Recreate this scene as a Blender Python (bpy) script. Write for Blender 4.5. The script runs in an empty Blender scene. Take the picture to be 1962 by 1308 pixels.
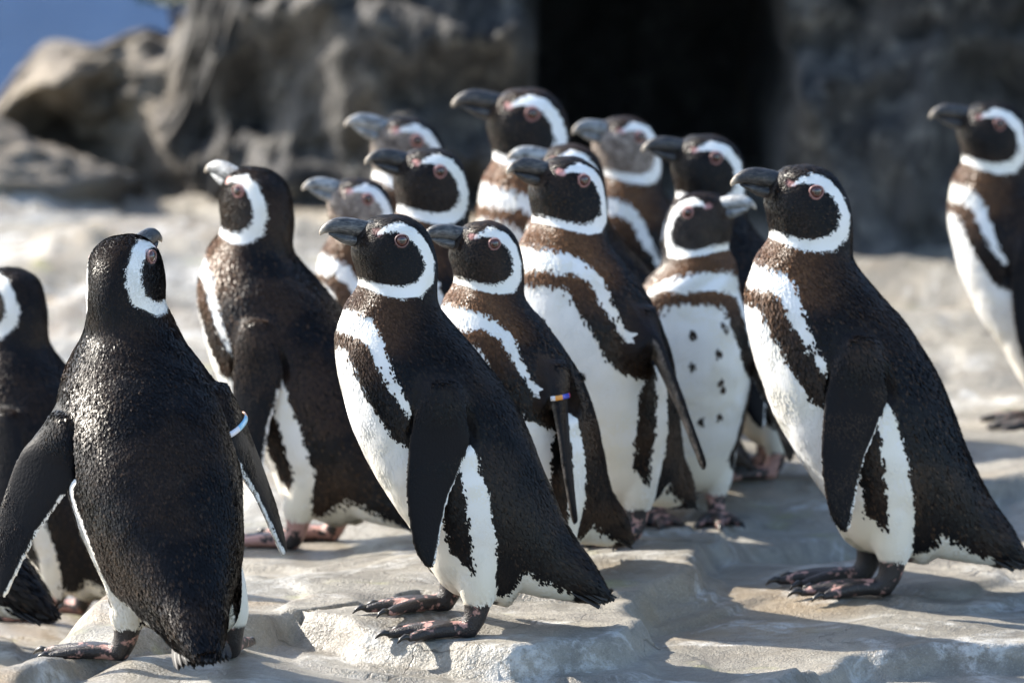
import bpy, bmesh, math, random
import numpy as np
from mathutils import Vector, Matrix

scene = bpy.context.scene
COL = scene.collection
R = math.radians

# ------------------------------------------------------------------ camera
CAM_H = 1.95
CAM_Y = -3.90
PITCH = R(7.59)
FPX = 16350.0                      # focal length in pixels of the 1962 px wide photograph
cam_data = bpy.data.cameras.new('camera')
cam = bpy.data.objects.new('camera', cam_data)
COL.objects.link(cam)
cam.location = (0, CAM_Y, CAM_H)
cam.rotation_euler = (math.pi / 2 - PITCH, 0, 0)
cam_data.sensor_width = 36.0
cam_data.lens = 300.0
cam_data.clip_start = 0.1
cam_data.clip_end = 5000
cam_data.dof.use_dof = True
cam_data.dof.focus_distance = 11.75
cam_data.dof.aperture_fstop = 5.0
scene.camera = cam

# ------------------------------------------------------------------ light
SUN_EL, SUN_BACK = 35.0, 28.0      # sun from the left, a little behind the birds
world = bpy.data.worlds.new('World')
scene.world = world
world.use_nodes = True
wn = world.node_tree
for n in list(wn.nodes): wn.nodes.remove(n)
wo = wn.nodes.new('ShaderNodeOutputWorld'); bg = wn.nodes.new('ShaderNodeBackground')
sky = wn.nodes.new('ShaderNodeTexSky'); sky.sky_type = 'NISHITA'; sky.sun_disc = False
sky.sun_elevation = R(SUN_EL)
sky.sun_rotation = R(-(90 - SUN_BACK))
wn.links.new(sky.outputs[0], bg.inputs[0]); wn.links.new(bg.outputs[0], wo.inputs[0])
bg.inputs[1].default_value = 0.15
sun_data = bpy.data.lights.new('sun', 'SUN')
sun = bpy.data.objects.new('sun', sun_data); COL.objects.link(sun)
sun_data.energy = 5.0
sun_data.angle = R(0.53)
sun_data.color = (1.0, 0.93, 0.82)
_sd = Vector((-math.cos(R(SUN_EL)) * math.cos(R(SUN_BACK)), math.cos(R(SUN_EL)) * math.sin(R(SUN_BACK)), math.sin(R(SUN_EL))))
sun.rotation_euler = _sd.to_track_quat('Z', 'Y').to_euler()
sun.location = (-8, 12, 8)
scene.view_settings.view_transform = 'Standard'
scene.view_settings.look = 'None'
scene.view_settings.exposure = 1.35
scene.view_settings.gamma = 1.0
scene.cycles.max_bounces = 6
scene.cycles.diffuse_bounces = 3
scene.cycles.glossy_bounces = 2
scene.cycles.caustics_reflective = False
scene.cycles.caustics_refractive = False

# ------------------------------------------------------------------ helpers
def P(px, py, d):
    """Point at depth y = d on the ray through photo pixel (px, py)."""
    cp, sp = math.cos(PITCH), math.sin(PITCH)
    a = (px - 981.0) / FPX; b = -(py - 654.0) / FPX
    v = np.array([a, cp + b * sp, -sp + b * cp])
    v = v * ((d - CAM_Y) / v[1])
    return np.array([v[0], CAM_Y + v[1], CAM_H + v[2]])

def sstep(a, b, x):
    t = np.clip((x - a) / (b - a), 0, 1)
    return t * t * (3 - 2 * t)

def _hash(ix, iy, iz, seed):
    h = (ix.astype(np.int64) * 374761393 + iy.astype(np.int64) * 668265263 + iz.astype(np.int64) * 2147483647 + seed * 974634777) & 0xffffffff
    h = ((h ^ (h >> 13)) * 1274126177) & 0xffffffff
    h = h ^ (h >> 16)
    return (h & 0xffffff) / float(0xffffff)

def vnoise(x, y, z=None, seed=0):
    x = np.asarray(x, float); y = np.asarray(y, float)
    z = np.zeros_like(x) if z is None else np.asarray(z, float)
    ix, iy, iz = np.floor(x), np.floor(y), np.floor(z)
    fx, fy, fz = x - ix, y - iy, z - iz
    fx = fx * fx * fx * (fx * (fx * 6 - 15) + 10); fy = fy * fy * fy * (fy * (fy * 6 - 15) + 10); fz = fz * fz * (3 - 2 * fz)
    r = 0
    for dx in (0, 1):
        for dy in (0, 1):
            for dz in (0, 1):
                w = (fx if dx else 1 - fx) * (fy if dy else 1 - fy) * (fz if dz else 1 - fz)
                r = r + w * _hash(ix + dx, iy + dy, iz + dz, seed)
    return r * 2 - 1

def fbm(x, y, z=None, oct=4, seed=0, ridged=False):
    r = 0; a = 1.0; f = 1.0; tot = 0
    for o in range(oct):
        n = vnoise(np.asarray(x) * f + o * 17.3, np.asarray(y) * f + o * 5.1, None if z is None else np.asarray(z) * f + o * 9.7, seed + o)
        if ridged: n = 1 - 2 * np.abs(n)
        r = r + a * n; tot += a; a *= 0.5; f *= 2.03
    return r / tot

def mesh_obj(name, verts, faces, mat=None, parent=None, smooth=True):
    me = bpy.data.meshes.new(name)
    me.from_pydata([tuple(v) for v in verts], [], [tuple(f) for f in faces])
    if smooth: me.polygons.foreach_set('use_smooth', np.ones(len(me.polygons), dtype=bool))
    if mat: me.materials.append(mat)
    me.update()
    ob = bpy.data.objects.new(name, me); COL.objects.link(ob)
    if parent: ob.parent = parent
    return ob

def tag(o, label=None, cat=None, group=None, kind=None):
    if label: o['label'] = label
    if cat: o['category'] = cat
    if group: o['group'] = group
    if kind: o['kind'] = kind
    return o

class NT:
    """small node-tree builder"""
    def __init__(self, name):
        self.m = bpy.data.materials.new(name); self.m.use_nodes = True
        self.t = self.m.node_tree
        for n in list(self.t.nodes): self.t.nodes.remove(n)
        self.out = self.t.nodes.new('ShaderNodeOutputMaterial')
        self.b = self.t.nodes.new('ShaderNodeBsdfPrincipled')
        self.t.links.new(self.b.outputs[0], self.out.inputs[0])
    def _in(self, sock, v):
        if isinstance(v, bpy.types.NodeSocket): self.t.links.new(v, sock)
        elif isinstance(v, (tuple, list)) and len(v) == 3 and sock.type == 'RGBA': sock.default_value = (*v, 1)
        else: sock.default_value = v
    def set(self, **k):
        for n, v in k.items(): self._in(self.b.inputs[n.replace('_', ' ')], v)
    def attr(self, name, typ='GEOMETRY', out='Fac'):
        n = self.t.nodes.new('ShaderNodeAttribute'); n.attribute_name = name; n.attribute_type = typ
        return n.outputs[out]
    def math(self, op, a, b=0.0, c=None, clamp=False):
        n = self.t.nodes.new('ShaderNodeMath'); n.operation = op; n.use_clamp = clamp
        self._in(n.inputs[0], a); self._in(n.inputs[1], b)
        if c is not None: self._in(n.inputs[2], c)
        return n.outputs[0]
    def vmul(self, v, s):
        n = self.t.nodes.new('ShaderNodeVectorMath'); n.operation = 'MULTIPLY'
        self._in(n.inputs[0], v); n.inputs[1].default_value = s
        return n.outputs[0]
    def vadd(self, v, w):
        n = self.t.nodes.new('ShaderNodeVectorMath'); n.operation = 'ADD'
        self._in(n.inputs[0], v); self._in(n.inputs[1], w)
        return n.outputs[0]
    def noise(self, vec, scale, detail=3, rough=0.55, out='Fac', dist=0.0):
        n = self.t.nodes.new('ShaderNodeTexNoise'); self._in(n.inputs['Vector'], vec)
        n.inputs['Scale'].default_value = scale; n.inputs['Detail'].default_value = detail
        n.inputs['Roughness'].default_value = rough; n.inputs['Distortion'].default_value = dist
        return n.outputs[out]
    def voro(self, vec, scale, out='Distance', feature='F1', rnd=1.0):
        n = self.t.nodes.new('ShaderNodeTexVoronoi'); n.feature = feature
        self._in(n.inputs['Vector'], vec); n.inputs['Scale'].default_value = scale; n.inputs['Randomness'].default_value = rnd
        return n.outputs[out]
    def ramp(self, f, lo, hi, smooth=True):
        n = self.t.nodes.new('ShaderNodeMapRange'); n.interpolation_type = 'SMOOTHSTEP' if smooth else 'LINEAR'
        n.clamp = True
        self._in(n.inputs['Value'], f); self._in(n.inputs['From Min'], lo); self._in(n.inputs['From Max'], hi)
        return n.outputs[0]
    def mix(self, f, a, b):
        n = self.t.nodes.new('ShaderNodeMix'); n.data_type = 'RGBA'
        self._in(n.inputs[0], f); self._in(n.inputs[6], a); self._in(n.inputs[7], b)
        return n.outputs[2]
    def fmix(self, f, a, b):
        n = self.t.nodes.new('ShaderNodeMix'); n.data_type = 'FLOAT'
        self._in(n.inputs[0], f); self._in(n.inputs[2], a); self._in(n.inputs[3], b)
        return n.outputs[0]
    def bump(self, h, strength, dist, prev=None):
        n = self.t.nodes.new('ShaderNodeBump'); self._in(n.inputs['Strength'], strength); n.inputs['Distance'].default_value = dist
        self._in(n.inputs['Height'], h)
        if prev is not None: self._in(n.inputs['Normal'], prev)
        return n.outputs[0]
    def coord(self, out='Object'):
        return self.t.nodes.new('ShaderNodeTexCoord').outputs[out]

# ------------------------------------------------------------------ materials
def mat_ground():
    n = NT('rock_floor'); co = n.coord()
    big = n.noise(co, 1.7, 4, 0.6); mid = n.noise(co, 8, 6, 0.68, dist=0.5); fine = n.noise(co, 55, 6, 0.72); grit = n.noise(co, 330, 3, 0.75); peb = n.voro(co, 210)
    c = n.mix(n.ramp(mid, 0.32, 0.68), (0.15, 0.136, 0.113), (0.29, 0.267, 0.222))
    c = n.mix(n.ramp(big, 0.50, 0.70), c, n.mix(mid, (0.16, 0.12, 0.075), (0.32, 0.245, 0.155)))
    c = n.mix(n.math('MULTIPLY', n.ramp(fine, 0.50, 0.70), 0.35), c, (0.115, 0.098, 0.080))
    guano = n.math('MULTIPLY', n.ramp(n.noise(co, 4.5, 7, 0.74, dist=1.0), 0.50, 0.64), n.ramp(fine, 0.36, 0.56))
    c = n.mix(n.math('MULTIPLY', guano, 0.8), c, (0.54, 0.53, 0.50))
    alg = n.math('MULTIPLY', n.ramp(n.noise(co, 5.3, 4, 0.6), 0.62, 0.72), 0.5)
    c = n.mix(alg, c, (0.27, 0.27, 0.09))
    c = n.mix(n.math('MULTIPLY', n.ramp(grit, 0.52, 0.70), 0.38), c, (0.085, 0.072, 0.058))
    c = n.mix(n.math('MULTIPLY', n.ramp(grit, 0.46, 0.30), 0.35), c, (0.50, 0.475, 0.42))
    crack = n.voro(n.vadd(co, n.vmul(n.noise(co, 5, 4, out='Color'), (0.35, 0.35, 0.35))), 3.1, feature='DISTANCE_TO_EDGE')
    cm = n.math('MULTIPLY', n.ramp(crack, 0.010, 0.002), n.ramp(n.noise(co, 2.7, 3), 0.50, 0.60))
    c = n.mix(n.math('MULTIPLY', cm, 0.6), c, (0.06, 0.05, 0.04))
    n.set(Base_Color=c, Roughness=n.fmix(n.ramp(n.noise(co, 3.1, 4), 0.48, 0.62), 0.36, 0.8))
    nb = n.bump(mid, 0.45, 0.025); nb = n.bump(fine, 0.5, 0.008, nb); nb = n.bump(peb, 0.35, 0.0025, nb); nb = n.bump(grit, 0.7, 0.0025, nb); nb = n.bump(n.math('SUBTRACT', 1.0, cm), 0.5, 0.004, nb)
    n.set(Normal=nb)
    return n.m

def mat_rock():
    n = NT('dark_rock'); co = n.coord(); sep = n.t.nodes.new('ShaderNodeSeparateXYZ'); n._in(sep.inputs[0], n.t.nodes.new('ShaderNodeNewGeometry').outputs['Position'])
    mid = n.noise(co, 3.5, 6, 0.65, dist=0.6); fine = n.noise(co, 20, 6, 0.72)
    c = n.mix(n.ramp(mid, 0.3, 0.7), (0.030, 0.029, 0.030), (0.10, 0.095, 0.09))
    c = n.mix(n.math('MULTIPLY', n.ramp(fine, 0.50, 0.66), 0.7), c, (0.24, 0.225, 0.20))
    sunlit_side = n.ramp(n.math('ADD', sep.outputs[0], n.math('MULTIPLY', n.math('SUBTRACT', n.noise(co, 2.2, 4), 0.5), 1.6)), -0.45, -1.15)  # sunlit left and shaded right put into the rock colour, paler tan leftwards
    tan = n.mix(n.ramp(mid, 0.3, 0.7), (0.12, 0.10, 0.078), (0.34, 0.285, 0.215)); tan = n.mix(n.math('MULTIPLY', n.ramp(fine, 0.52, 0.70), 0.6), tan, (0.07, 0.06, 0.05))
    c = n.mix(sunlit_side, c, tan)
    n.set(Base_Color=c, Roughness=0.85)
    nb = n.bump(fine, 0.8, 0.04); nb = n.bump(mid, 0.6, 0.12, nb)
    n.set(Normal=nb)
    return n.m

def mat_water():
    n = NT('sea_water'); co = n.coord()
    n.set(Base_Color=(0.0065, 0.027, 0.078), Roughness=0.55)
    n.b.inputs['Specular IOR Level'].default_value = 0.05
    n.set(Normal=n.bump(n.noise(co, 0.6, 5, 0.6), 1.0, 0.5))
    return n.m

def mat_penguin():
    n = NT('plumage'); rest = n.attr('rest', out='Vector')
    off = n.attr('seed', 'OBJECT', 'Fac')
    comb = n.t.nodes.new('ShaderNodeCombineXYZ')
    for i in range(3): n._in(comb.inputs[i], off)
    rv = n.vadd(rest, comb.outputs[0])
    fw = n.attr('fw'); fbrown = n.attr('fbrown'); fskin = n.attr('fskin'); fface = n.attr('fface'); fpink = n.attr('fpink'); fflip = n.attr('fflip'); fund = n.attr('funder')
    brown_amt = n.attr('brown', 'OBJECT'); pale = n.attr('paleface', 'OBJECT'); pinkleg = n.attr('pinkleg', 'OBJECT')
    # feather cells, longer than wide
    cells = n.vmul(rv, (1.0, 1.0, 0.55))
    vcell = n.voro(cells, 300); vcol = n.voro(cells, 300, out='Color')
    cellr = n.t.nodes.new('ShaderNodeSeparateColor'); n._in(cellr.inputs[0], vcol); cr = cellr.outputs[0]
    # ragged plumage edges
    e1 = n.math('SUBTRACT', n.noise(rv, 75, 3, 0.6), 0.5); e2 = n.math('SUBTRACT', cr, 0.5); e3 = n.math('SUBTRACT', n.noise(n.vmul(rv, (1, 1, 0.4)), 420, 2, 0.6), 0.5)
    edge = n.math('ADD', n.math('MULTIPLY', e1, 0.011), n.math('ADD', n.math('MULTIPLY', e2, 0.0030), n.math('MULTIPLY', e3, 0.0045)))
    soft = n.math('SUBTRACT', 1.0, n.math('MULTIPLY', n.attr('fhead'), 0.55))
    edge = n.math('MULTIPLY', n.math('MULTIPLY', edge, soft), n.math('SUBTRACT', 1.0, n.math('MULTIPLY', fflip, 0.75)))
    wmask = n.ramp(n.math('ADD', fw, edge), -0.0009, 0.0009)
    # dark plumage
    tip = n.math('MULTIPLY', n.ramp(n.noise(rv, 14, 4, 0.65), 0.45, 0.72), n.ramp(cr, 0.35, 0.9))
    dark = n.mix(tip, (0.0055, 0.0054, 0.0062), (0.024, 0.017, 0.012))
    dark = n.mix(n.math('MULTIPLY', brown_amt, n.math('MULTIPLY', n.ramp(n.noise(rv, 9, 4, 0.6), 0.35, 0.7), 0.8)), dark, (0.050, 0.028, 0.016))
    brown = n.mix(cr, (0.085, 0.042, 0.020), (0.150, 0.078, 0.038))
    dark = n.mix(n.math('MULTIPLY', fbrown, n.fmix(brown_amt, 0.45, 1.0)), dark, brown)
    dark = n.mix(n.math('MULTIPLY', fflip, n.fmix(n.ramp(n.noise(n.vmul(rv, (1, 1, 0.3)), 110, 4, 0.7), 0.5, 0.75), 1.0, n.fmix(brown_amt, 0.9, 0.3))), dark, (0.0075, 0.0075, 0.0095))
    greyface = n.mix(n.ramp(n.noise(rv, 60, 4), 0.35, 0.65), (0.10, 0.07, 0.055), (0.42, 0.35, 0.30))
    dark = n.mix(n.math('MULTIPLY', fface, pale), dark, greyface)
    white = n.mix(n.ramp(n.noise(rv, 7, 3), 0.4, 0.75), (0.80, 0.80, 0.79), (0.78, 0.755, 0.67))
    white = n.mix(n.math('MULTIPLY', n.attr('fdirt'), 0.55), white, (0.62, 0.53, 0.36))
    c = n.mix(wmask, dark, white)
    under = n.mix(n.ramp(n.noise(rv, 45, 4), 0.4, 0.62), (0.06, 0.052, 0.045), (0.24, 0.20, 0.17))
    c = n.mix(fund, c, under)
    pk = n.mix(n.noise(rv, 130, 2), (0.50, 0.20, 0.18), (0.62, 0.34, 0.30))
    c = n.mix(n.math('MULTIPLY', n.ramp(n.math('ADD', fpink, n.math('MULTIPLY', e1, 0.9)), 0.35, 0.75), n.attr('pink', 'OBJECT')), c, pk)
    mott = n.ramp(n.math('ADD', n.noise(rv, 42, 4, 0.6), n.math('MULTIPLY', pinkleg, 0.22)), 0.52, 0.60)
    skin = n.mix(mott, (0.022, 0.018, 0.018), (0.42, 0.235, 0.20))
    c = n.mix(fskin, c, skin)
    n.set(Base_Color=c)
    rough = n.fmix(wmask, n.fmix(fflip, 0.46, 0.55), 0.75)
    n.set(Roughness=n.fmix(fskin, rough, 0.42))
    n.set(Specular_IOR_Level=n.fmix(fskin, n.fmix(fflip, 0.15, 0.12), 0.42))
    n.set(Sheen_Weight=n.fmix(fskin, n.fmix(wmask, 0.0, 0.1), 0.0)); n.b.inputs['Sheen Roughness'].default_value = 0.5
    h = n.math('SUBTRACT', 1.0, vcell)
    stren = n.fmix(wmask, n.fmix(fflip, 0.6, 0.25), 0.12)
    nb = n.bump(h, stren, 0.0014)
    scales = n.voro(rv, 520)
    nb = n.bump(n.math('MULTIPLY', scales, fskin), 0.6, 0.0015, nb)
    n.set(Normal=nb)
    return n.m

def mat_beak():
    n = NT('horn'); rest = n.attr('rest', out='Vector'); pale = n.attr('palebeak', 'OBJECT')
    st = n.noise(n.vmul(rest, (0.22, 1, 1)), 260, 5, 0.7, dist=1.2); bl = n.noise(rest, 70, 3, 0.6)
    c = n.mix(n.ramp(st, 0.45, 0.70), (0.012, 0.012, 0.014), (0.13, 0.115, 0.10))
    c = n.mix(n.math('MULTIPLY', n.ramp(bl, 0.5, 0.7), 0.5), c, (0.055, 0.055, 0.06))
    pl = n.mix(n.ramp(n.math('ADD', n.math('MULTIPLY', st, 0.6), n.math('MULTIPLY', bl, 0.4)), 0.38, 0.58), (0.045, 0.05, 0.055), (0.46, 0.47, 0.47))
    c = n.mix(pale, c, pl)
    c = n.mix(n.math('MULTIPLY', n.attr('ftip'), 0.8), c, (0.45, 0.37, 0.28))
    n.set(Base_Color=c, Roughness=n.fmix(st, 0.25, 0.5))
    n.set(Normal=n.bump(st, 0.6, 0.002))
    return n.m

def mat_eye():
    n = NT('eye_ball'); r = n.attr('er')
    c = n.mix(n.ramp(r, 0.42, 0.47), (0.004, 0.002, 0.002), (0.075, 0.017, 0.010))
    c = n.mix(n.ramp(r, 0.78, 0.95), c, (0.02, 0.008, 0.006))
    n.set(Base_Color=c, Roughness=0.05)
    n.b.inputs['Coat Weight'].default_value = 1.0
    return n.m

def mat_plain(name, col, rough=0.5, noise=0.0, scale=200):
    n = NT(name)
    if noise:
        f = n.noise(n.coord(), scale, 3)
        n.set(Base_Color=n.mix(f, tuple(x * (1 - noise) for x in col), tuple(min(1, x * (1 + noise)) for x in col)))
    else: n.set(Base_Color=col)
    n.set(Roughness=rough)
    return n.m

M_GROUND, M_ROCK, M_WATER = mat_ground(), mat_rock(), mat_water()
M_PENG, M_BEAK, M_EYE = mat_penguin(), mat_beak(), mat_eye()
def mat_lid():
    n = NT('eyelid_skin'); f = n.noise(n.coord(), 300, 3)
    pk = n.mix(f, (0.32, 0.14, 0.125), (0.45, 0.25, 0.225))
    n.set(Base_Color=n.mix(n.attr('pink', 'OBJECT'), (0.11, 0.075, 0.075), pk), Roughness=0.5)
    return n.m
M_LID = mat_lid()
M_CLAW = mat_plain('claw_horn', (0.018, 0.016, 0.015), 0.35, 0.3)
M_FEATHER = mat_plain('tail_feather', (0.014, 0.012, 0.011), 0.55, 0.5, 90)
M_LEAF = mat_plain('shrub_leaf', (0.04, 0.075, 0.04), 0.5, 0.4, 12)
M_STEM = mat_plain('shrub_stem', (0.07, 0.05, 0.035), 0.8, 0.3)

# ------------------------------------------------------------------ the penguin at rest (facing -x, sole at z = 0)
S = 1400.0
def rx(u): return (u - 860.0) / S
def rz(v): return (1200.0 - v) / S

RINGS = [  # front point, back point (in traced units), half width
    ((1146, 1178), (1170, 1158), 26), ((1085, 1174), (1134, 1098), 52), ((1000, 1158), (1088, 1030), 72), ((925, 1140), (1052, 950), 102),
    ((838, 1108), (1022, 870), 130), ((768, 1010), (990, 800), 146), ((704, 910), (955, 742), 150), ((662, 810), (916, 690), 145),
    ((640, 720), (880, 650), 131), ((637, 650), (852, 618), 110), ((654, 592), (834, 588), 86), ((680, 552), (832, 555), 74),
    ((676, 520), (831, 515), 72), ((668, 487), (823, 472), 68), ((672, 455), (806, 440), 60), ((689, 430), (782, 422), 42), ((712, 417), (758, 414), 18)]

def catmull(arr, k):
    arr = np.array(arr, float); out = []
    n = len(arr)
    for i in range(n - 1):
        p0, p1, p2, p3 = arr[max(i - 1, 0)], arr[i], arr[i + 1], arr[min(i + 2, n - 1)]
        for j in range(k):
            t = j / k
            out.append(0.5 * ((2 * p1) + (-p0 + p2) * t + (2 * p0 - 5 * p1 + 4 * p2 - p3) * t * t + (-p0 + 3 * p1 - 3 * p2 + p3) * t ** 3))
    out.append(arr[-1])
    return np.array(out)

def loft(rings, close=True):
    """rings: list of (n,3) arrays -> verts, faces with capped ends"""
    n = len(rings[0]); V = np.concatenate(rings); F = []
    for i in range(len(rings) - 1):
        for j in range(n):
            a, b = i * n + j, i * n + (j + 1) % n
            F.append((a, b, b + n, a + n))
    F.append(tuple(range(n))[::-1]); F.append(tuple((len(rings) - 1) * n + j for j in range(n)))
    return V, F

def body_loft():
    fl = [(f[0], f[1], b[0], b[1], w) for f, b, w in RINGS]
    fl = catmull(fl, 4)
    th = np.linspace(0, 2 * np.pi, 40, endpoint=False); rings = []
    for fu, fv, bu, bv, w in fl:
        c = np.array([(fu + bu) / 2, (fv + bv) / 2]); a = np.array([(bu - fu) / 2, (bv - fv) / 2])
        cs, sn = np.cos(th), np.sin(th)
        e = 2 / 2.25
        ce = np.sign(cs) * np.abs(cs) ** e; se = np.sign(sn) * np.abs(sn) ** e
        u = c[0] + a[0] * ce; v = c[1] + a[1] * ce
        rings.append(np.stack([rx(u), se * w / S, rz(v)], 1))
    return loft(rings)

FL_TILT = R(27)
FL_SEC = [(0.0, -0.024, 0.028, 0.022), (0.04, -0.032, 0.040, 0.0135), (0.075, -0.037, 0.048, 0.0095), (0.115, -0.039, 0.038, 0.0078),
          (0.155, -0.037, 0.024, 0.0070), (0.198, -0.030, 0.017, 0.0062), (0.232, -0.018, 0.013, 0.0057), (0.252, -0.003, 0.009, 0.005)]
def flip_frame(s):
    root = np.array([-0.030, s * 0.090, 0.338])
    L = np.array([0, s * math.sin(FL_TILT), -math.cos(FL_TILT)]); T = np.array([0, s * math.cos(FL_TILT), math.sin(FL_TILT)]); W = np.array([1.0, 0, 0])
    return root, L, W, T
def flipper_loft(s):
    root, L, W, T = flip_frame(s); secs = catmull(FL_SEC, 4); th = np.linspace(0, 2 * np.pi, 20, endpoint=False); rings = []
    for l, a, b, t in secs:
        c = (a + b) / 2; h = (b - a) / 2
        rings.append(root + L * l + np.outer(c + h * np.cos(th), W) + np.outer(t * np.sin(th), T))
    return loft(rings)

def tube(pts, rad, n=12, squash=1.0):
    pts = np.array(pts, float); rings = []
    th = np.linspace(0, 2 * np.pi, n, endpoint=False)
    for i in range(len(pts)):
        d = pts[min(i + 1, len(pts) - 1)] - pts[max(i - 1, 0)]; d /= np.linalg.norm(d) + 1e-9
        ref = np.array([0, 1.0, 0]) if abs(d[1]) < 0.9 else np.array([1.0, 0, 0])
        a = np.cross(d, ref); a /= np.linalg.norm(a); b = np.cross(d, a)
        if abs(a[2]) < abs(b[2]): a, b = b, a
        rings.append(pts[i] + np.outer(np.cos(th) * rad[i] * squash, a) + np.outer(np.sin(th) * rad[i], b))
    return loft(rings)

FOOT_Y = 0.050
TOES = [(-0.030, 0.090, 0.42), (0.0, 0.106, 0.0), (0.030, 0.090, -0.42)]   # lateral base, length, yaw
HEEL = np.array([0.022, 0.0, 0.014])
def toe_pts(s, ti):
    dy, ln, yaw = TOES[ti]
    base = np.array([0.010, s * FOOT_Y, 0.014]); d = np.array([-math.cos(yaw), -math.sin(yaw), 0])
    return [base, base + d * ln * 0.45 + (0, 0, 0.001), base + d * ln * 0.8 + (0, 0, -0.003), base + d * ln + (0, 0, -0.006)]
def foot_parts(s):
    out = []
    y = s * FOOT_Y
    out.append(tube([(0.030, y, 0.105), (0.030, y, 0.065), (0.030, y, 0.045), (0.026, y, 0.028), (0.018, y, 0.014), (0.004, y, 0.012)], [0.036, 0.027, 0.0185, 0.0162, 0.0155, 0.0115]))
    for ti in range(3):
        out.append(tube(toe_pts(s, ti), [0.0125, 0.0105, 0.009, 0.0065], 10, 0.9))
    # web
    a = np.array(toe_pts(s, 0)); b = np.array(toe_pts(s, 1)); c = np.array(toe_pts(s, 2))
    poly = [a[0] + (0.006, 0, 0), a[2], (a[2] + b[2]) / 2 + (0.012, 0, 0), b[2] + (0.004, 0, 0), (b[2] + c[2]) / 2 + (0.012, 0, 0), c[2], c[0] + (0.006, 0, 0)]
    top = [p * np.array([1, 1, 0]) + (0, 0, 0.0125) for p in poly]; bot = [p * np.array([1, 1, 0]) + (0, 0, 0.004) for p in poly]
    n = len(poly); V = np.array(top + bot)
    F = [tuple(range(n)), tuple(range(n, 2 * n))[::-1]] + [(i, i + n, (i + 1) % n + n, (i + 1) % n) for i in range(n)]
    out.append((V, F))
    return out

def polydist(U, Vv, pts):
    """signed distance (px) to a polyline, positive on the right/below; returns d, interpolation index"""
    best = np.full(U.shape, 1e9); sg = np.ones(U.shape); par = np.zeros(U.shape)
    for i in range(len(pts) - 1):
        a = np.array(pts[i][:2], float); b = np.array(pts[i + 1][:2], float); ab = b - a; L2 = ab @ ab
        t = np.clip(((U - a[0]) * ab[0] + (Vv - a[1]) * ab[1]) / L2, 0, 1)
        du = U - (a[0] + t * ab[0]); dv = Vv - (a[1] + t * ab[1]); d = np.hypot(du, dv)
        cr = ab[0] * (Vv - a[1]) - ab[1] * (U - a[0])
        m = d < best - 1e-9
        best = np.where(m, d, best); sg = np.where(m, np.where(cr >= 0, 1, -1), sg); par = np.where(m, i + t, par)
    return best * sg, par

DORSAL = [(560, 582, 50, 27), (650, 587, 50, 27), (690, 603, 44, 30), (714, 638, 34, 35), (727, 690, 27, 37), (746, 736, 19, 42), (773, 786, 14, 45),
          (812, 806, 10, 46), (850, 804, 16, 48), (884, 850, 36, 48), (916, 950, 48, 48), (934, 1050, 52, 36), (938, 1122, 46, -50), (962, 1138, 120, -150), (1010, 1146, 150, -200), (1090, 1160, 150, -200), (1200, 1180, 150, -200)]
BAND = [(704, 446, 1), (720, 437, 5), (744, 433, 10), (772, 445, 12), (793, 470, 12), (804, 503, 13), (799, 533, 15), (778, 551, 15), (746, 556, 12), (713, 551, 10), (685, 542, 9), (655, 534, 9)]
EYE_UV = (748, 457)

def inpoly(U, Vv, poly):
    r = np.zeros(U.shape, bool); j = len(poly) - 1
    for i in range(len(poly)):
        xi, yi = poly[i]; xj, yj = poly[j]
        c = ((yi > Vv) != (yj > Vv)) & (U < (xj - xi) * (Vv - yi) / (yj - yi + 1e-12) + xi)
        r ^= c; j = i
    return r

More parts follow.
